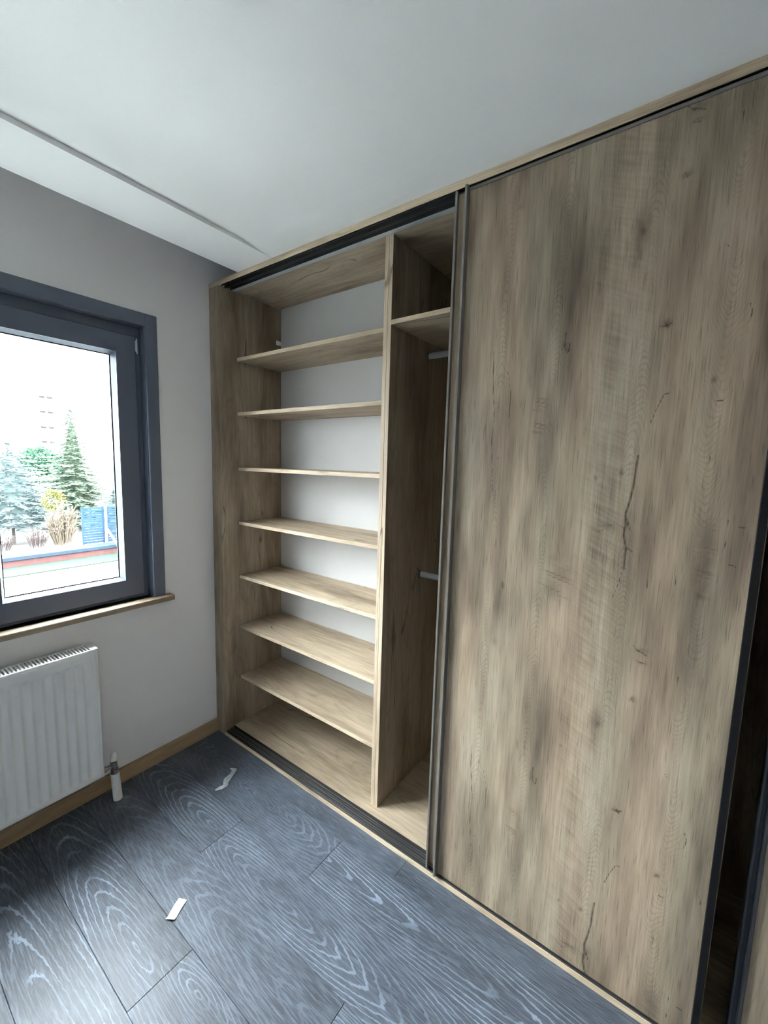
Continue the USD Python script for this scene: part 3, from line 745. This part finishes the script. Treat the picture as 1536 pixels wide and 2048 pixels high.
terr = thing('terrace_paving', kind='structure')
obj('bed', bx(-6.68, -.26, -9, 12, GZ - .12, GZ - .012), GROUND, terr)
for i in range(4):
    for j in range(9):
        x0, y0 = -6.02 + .6 * i, -2.4 + .6 * j
        obj('tile', bev(x0 + .004, x0 + .596, y0 + .004, y0 + .596, GZ - .012, GZ, .003), TILE, terr)
tag(obj('turf_strip', bx(-6.66, -6.03, -9, 12, GZ - .012, GZ + .012), TURF), 'narrow green turf strip along the foot of the low brick wall', 'turf', kind='stuff')
tag(obj('bounce_cut_strip', bx(-3.62, -.26, -9, 12, GZ - .012, GZ + .02), BOUNCE_CUT), 'added unseen dark lawn between the pale tiles and the house wall under the window', 'blocker', kind='structure')  # added out of view to cut bounce light reaching the ceiling
kerb = thing('brick_kerb_wall', 'low red brick wall with blue-grey coping at the far edge of the terrace', 'wall')
obj('brickwork', bx(-6.92, -6.68, -9, 12, -1.6, -.185), BRICK, kerb)
obj('coping', bev(-6.95, -6.66, -9, 12, -.185, -.120, .006), COPING, kerb)
# ground falling away beyond the wall
gx = np.array([-6.92, -9, -12, -15, -20, -160])
gz = np.array([-.15, -.47, -.95, -1.32, -1.5, -1.5])
prf = Polygon([(a, b) for a, b in zip(gx, gz)] + [(-160, -2.5), (-6.92, -2.5)])
tag(obj('garden_ground', extrude_y(prf, -150, 150), GROUND), 'pale sloping garden ground beyond the terrace wall', 'ground', kind='structure')
tag(obj('yard_ground', bx(-6.92, 60, -150, -9, -2.5, GZ - .12), GROUND), 'pale yard ground beside the building', 'ground', kind='structure')


def fence(y0, y1, label):
    f = thing('slatted_fence_panel', label, 'fence', 'slatted panels on the terrace wall')
    n = 14
    for k in range(n):
        z = -.105 + k * (.70 / n)
        s = bev(-7.005, -6.985, y0 + .02, y1 - .02, z, z + .040, .003)
        obj('slat', s, FENCE, f)
    for yy in (y0, y1 - .022):
        obj('stile', bev(-7.012, -6.978, yy, yy + .022, -.12, .60, .003), FENCE, f)
    return f


fence(1.605, 1.972, 'blue-grey slatted fence panel left of the white post on the terrace wall')
fence(2.020, 2.60, 'blue-grey slatted fence panel right of the white post, cut by the window frame')
ps = thing('braced_post', 'white fence post with a slanting brace standing at the terrace wall', 'post')
obj('upright', bev(-6.975, -6.935, 1.976, 2.012, -.12, .595, .004), POST, ps)
obj('brace', tube((-6.93, 1.995, .16), (-6.30, 2.03, GZ + .012 + .02), .022, n=10), POST, ps)


def spike(p, d, L, r, up):
    """flat diamond twig: 5 vertices, 6 triangles."""
    d = d / np.linalg.norm(d)
    s = np.cross(d, up)
    s /= max(np.linalg.norm(s), 1e-6)
    u = np.cross(s, d)
    q = p + d * L * .45
    return np.array([p, q + s * r, q - s * r, q + u * r * .35, p + d * L]), np.array([(0, 1, 3), (0, 3, 2), (1, 4, 3), (3, 4, 2), (0, 2, 1), (1, 2, 4)])


def joined(parts):
    V, F, n = [], [], 0
    for v, f in parts:
        V.append(v)
        F.append(f + n)
        n += len(v)
    return trimesh.Trimesh(np.vstack(V), np.vstack(F), process=False)


UP = np.array([0, 0, 1.])


def spruce(name, base, top, rad, mat, label, seed, layers=26, droop=.35, tw=.17, zlow=.12, pw=.85, core=.45):
    g = np.random.default_rng(seed)
    t = thing(name, label, 'tree', 'conifers beyond the terrace')
    b = np.array(base, float)
    H = top - b[2]
    obj('trunk', tube(b - (0, 0, .1), b + (0, 0, H * .97), .045 * H / 3, .008), BARK, t)
    parts = []
    for i in range(layers):
        f = i / (layers - 1)
        z = b[2] + H * (zlow + (1 - zlow) * f)
        rr = rad * (1 - f) ** pw + .04
        nb = int(8 + 20 * (1 - f) ** .7)
        a0 = g.uniform(0, 6.28)
        for k in range(nb):
            a = a0 + 6.283 * k / nb + g.normal(0, .12)
            L = rr * g.uniform(.66, 1.22)
            dirv = np.array([math.cos(a), math.sin(a), 0])
            side = np.array([-dirv[1], dirv[0], 0])
            zz0 = z + g.normal(0, .03)
            m = max(3, int(L / (tw * .42)))
            for j in range(1, m + 1):
                s = j / m
                p = np.array([b[0], b[1], zz0]) + dirv * L * s + UP * (-droop * L * s * (1 - .55 * s))
                wl_ = tw * (1.15 - .5 * s) * (.6 + .4 * L / rad)
                for sg in (-1, 1):
                    dv = dirv * .75 + side * sg * g.uniform(.5, 1.1) + UP * g.uniform(-.28, .12)
                    parts.append(spike(p - dirv * .02, dv, wl_ * g.uniform(.8, 1.3), wl_ * .24, UP))
                if j == m:
                    parts.append(spike(p, dirv + UP * g.uniform(-.1, .25), wl_ * 1.2, wl_ * .2, UP))
    zz_ = np.linspace(0, 1, 30)
    aa = np.linspace(0, 2 * np.pi, 29)
    Zc, Ac = np.meshgrid(zz_, aa, indexing='ij')
    rc = core * (rad * (1 - Zc) ** pw) * (.85 + .3 * meshkit.noise(np.stack([np.cos(Ac) * 3 + seed, np.sin(Ac) * 3, Zc * 14], -1), seed)) + .01
    rc[0] *= .05
    rc[:, -1] = rc[:, 0]
    obj('inner_foliage', grid(b[0] + rc * np.cos(Ac), b[1] + rc * np.sin(Ac), b[2] + H * (zlow - .04 + (.98 - zlow) * Zc) - droop * rc * .5), mat, t)
    for k in range(5):
        parts.append(spike(np.array([b[0], b[1], top - .1]), np.array([g.normal(0, .3), g.normal(0, .3), 1.]), .22, .02, np.array([1., 0, 0])))
    obj('needles', joined(parts), mat, t)
    return t


spruce('blue_spruce', (-15., 2.30, -1.33), 1.85, 1.45, BLUE_N, 'dense blue-grey spruce with a bare trunk foot at the left of the window view', 3, layers=26, zlow=.27, tw=.19, pw=.62, core=.55)
spruce('green_spruce', (-18.6, 5.10, -1.45), 3.37, 2.1, GREEN_N, 'tallest green spruce with a pointed top in the middle of the window view', 5, layers=30, tw=.26, pw=.9, core=.32)
spruce('dark_spruce', (-15.2, 5.52, -1.35), 1.86, .95, DEEP_N, 'blue-green spruce half hidden by the right edge of the window sash', 8, layers=24, tw=.17)


def bush(name, c, r, mat, label, seed, n, L, wd, catg='bush', stem=None):
    g = np.random.default_rng(seed)
    t = thing(name, label, catg)
    parts = []
    for i in range(n):
        d = g.normal(size=3)
        d /= np.linalg.norm(d)
        p = np.array(c) + d * np.array(r) * g.uniform(.55, 1.0)
        parts.append(spike(p, d + g.normal(0, .5, 3), L * g.uniform(.6, 1.3), wd, UP + g.normal(0, .3, 3)))
    obj('foliage', joined(parts), mat, t)
    c = np.array(c)
    obj('stem', cat_(*[tube((c[0] + .1 * k, c[1] + .08 * k, c[2] - r[2] - (stem or .3)), (c[0] + .3 * k * r[0], c[1] + .3 * k * r[1], c[2]), .02, .008, n=7) for k in (-1, 0, 1)]), BARK, t)


bush('leafy_tree', (-23., 5.15, .15), (1.0, 1.3, 1.75), BUSHG, 'bright green leafy tree between the blue spruce and the tall green spruce', 11, 5200, .19, .07, 'tree', 1.2)
bush('flowering_shrub', (-12.2, 2.62, .287), (.23, .28, .28), YELL, 'small yellow flowering shrub behind the dry beige bush', 12, 500, .08, .02, 'shrub', 1.0)


def twigs(name, c, h, spread, mat, label, seed, n, r, branch=3):
    g = np.random.default_rng(seed)
    t = thing(name, label, 'shrub')
    parts = []
    c = np.array(c)
    for i in range(n):
        a = g.uniform(0, 6.283)
        q = g.uniform(0, 1) ** .5
        p0 = c + np.array([math.cos(a), math.sin(a), 0]) * spread * .45 * q
        tip = c + np.array([math.cos(a) * spread * q, math.sin(a) * spread * q, h * g.uniform(.65, 1.05) * (1 - .25 * q * q)])
        parts.append(spike(p0, tip - p0, np.linalg.norm(tip - p0), r, np.array([1., .2, 0])))
        for k in range(branch):
            s = g.uniform(.45, .95)
            pb = p0 + (tip - p0) * s
            parts.append(spike(pb, (tip - p0) / h + g.normal(0, .45, 3), h * g.uniform(.08, .2), r * 1.2, UP + g.normal(0, .3, 3)))
    obj('twig_clump', joined(parts), mat, t)


twigs('dry_shrub', (-9., 1.87, -.48), 1.0, .30, BEIGE, 'dry beige upright bush in front of the conifers, left of the fence panel', 21, 150, .010, 4)
twigs('bare_shrub', (-8.8, 1.36, -.44), .50, .22, TWIG, 'low bare brown shrub beside the dry beige bush', 22, 60, .005, 4)
twigs('bare_shrub', (-8.8, .80, -.44), .46, .24, TWIG, 'low bare brown shrub at the left edge of the window view', 23, 60, .005, 4)

# pale housing blocks far behind
FACADE = plain('white_render', (.40, .40, .395), .8, vary=.02, scale=.5)
CONCR = plain('pale_concrete', (.030, .029, .0285), .85, vary=.05, scale=.8)
PANE_FAR = plain('far_window', (.055, .056, .058), .6)


def block(name, label, x0, x1, y0, y1, z1, mat, wins, par=None):
    b = thing(name, label, 'building')
    obj('walls', bx(x0, x1, y0, y1, -2, z1), mat, b)
    for (y, z, w, h) in wins:
        f = obj('window', bx(x1 - .05, x1 + .06, y - w / 2, y + w / 2, z - h / 2, z + h / 2), PANE_FAR, b)
        obj('lintel', bx(x1 - .02, x1 + .12, y - w / 2 - .1, y + w / 2 + .1, z - h / 2 - .14, z - h / 2), mat, f)
    return b


tw_ = [(11.15 + dy, z, .22, .62) for z in (1.9, 3.15, 4.45, 5.8, 7.1) for dy in (0., .62)]
block('stair_tower', 'narrow pale grey stair tower with paired slit windows behind the trees', -46, -45, 10.96, 11.95, 8.9, CONCR, tw_)
wn = []
for y in (8.6, 9.6, 14.2, 16.2, 17.4):
    for z in (2.2, 5.0, 7.8, 10.6):
        wn.append((y, z, .7, .8))
block('housing_block', 'blown-out white housing block with faint windows behind the trees', -62, -50, 4, 24, 22, FACADE, wn)
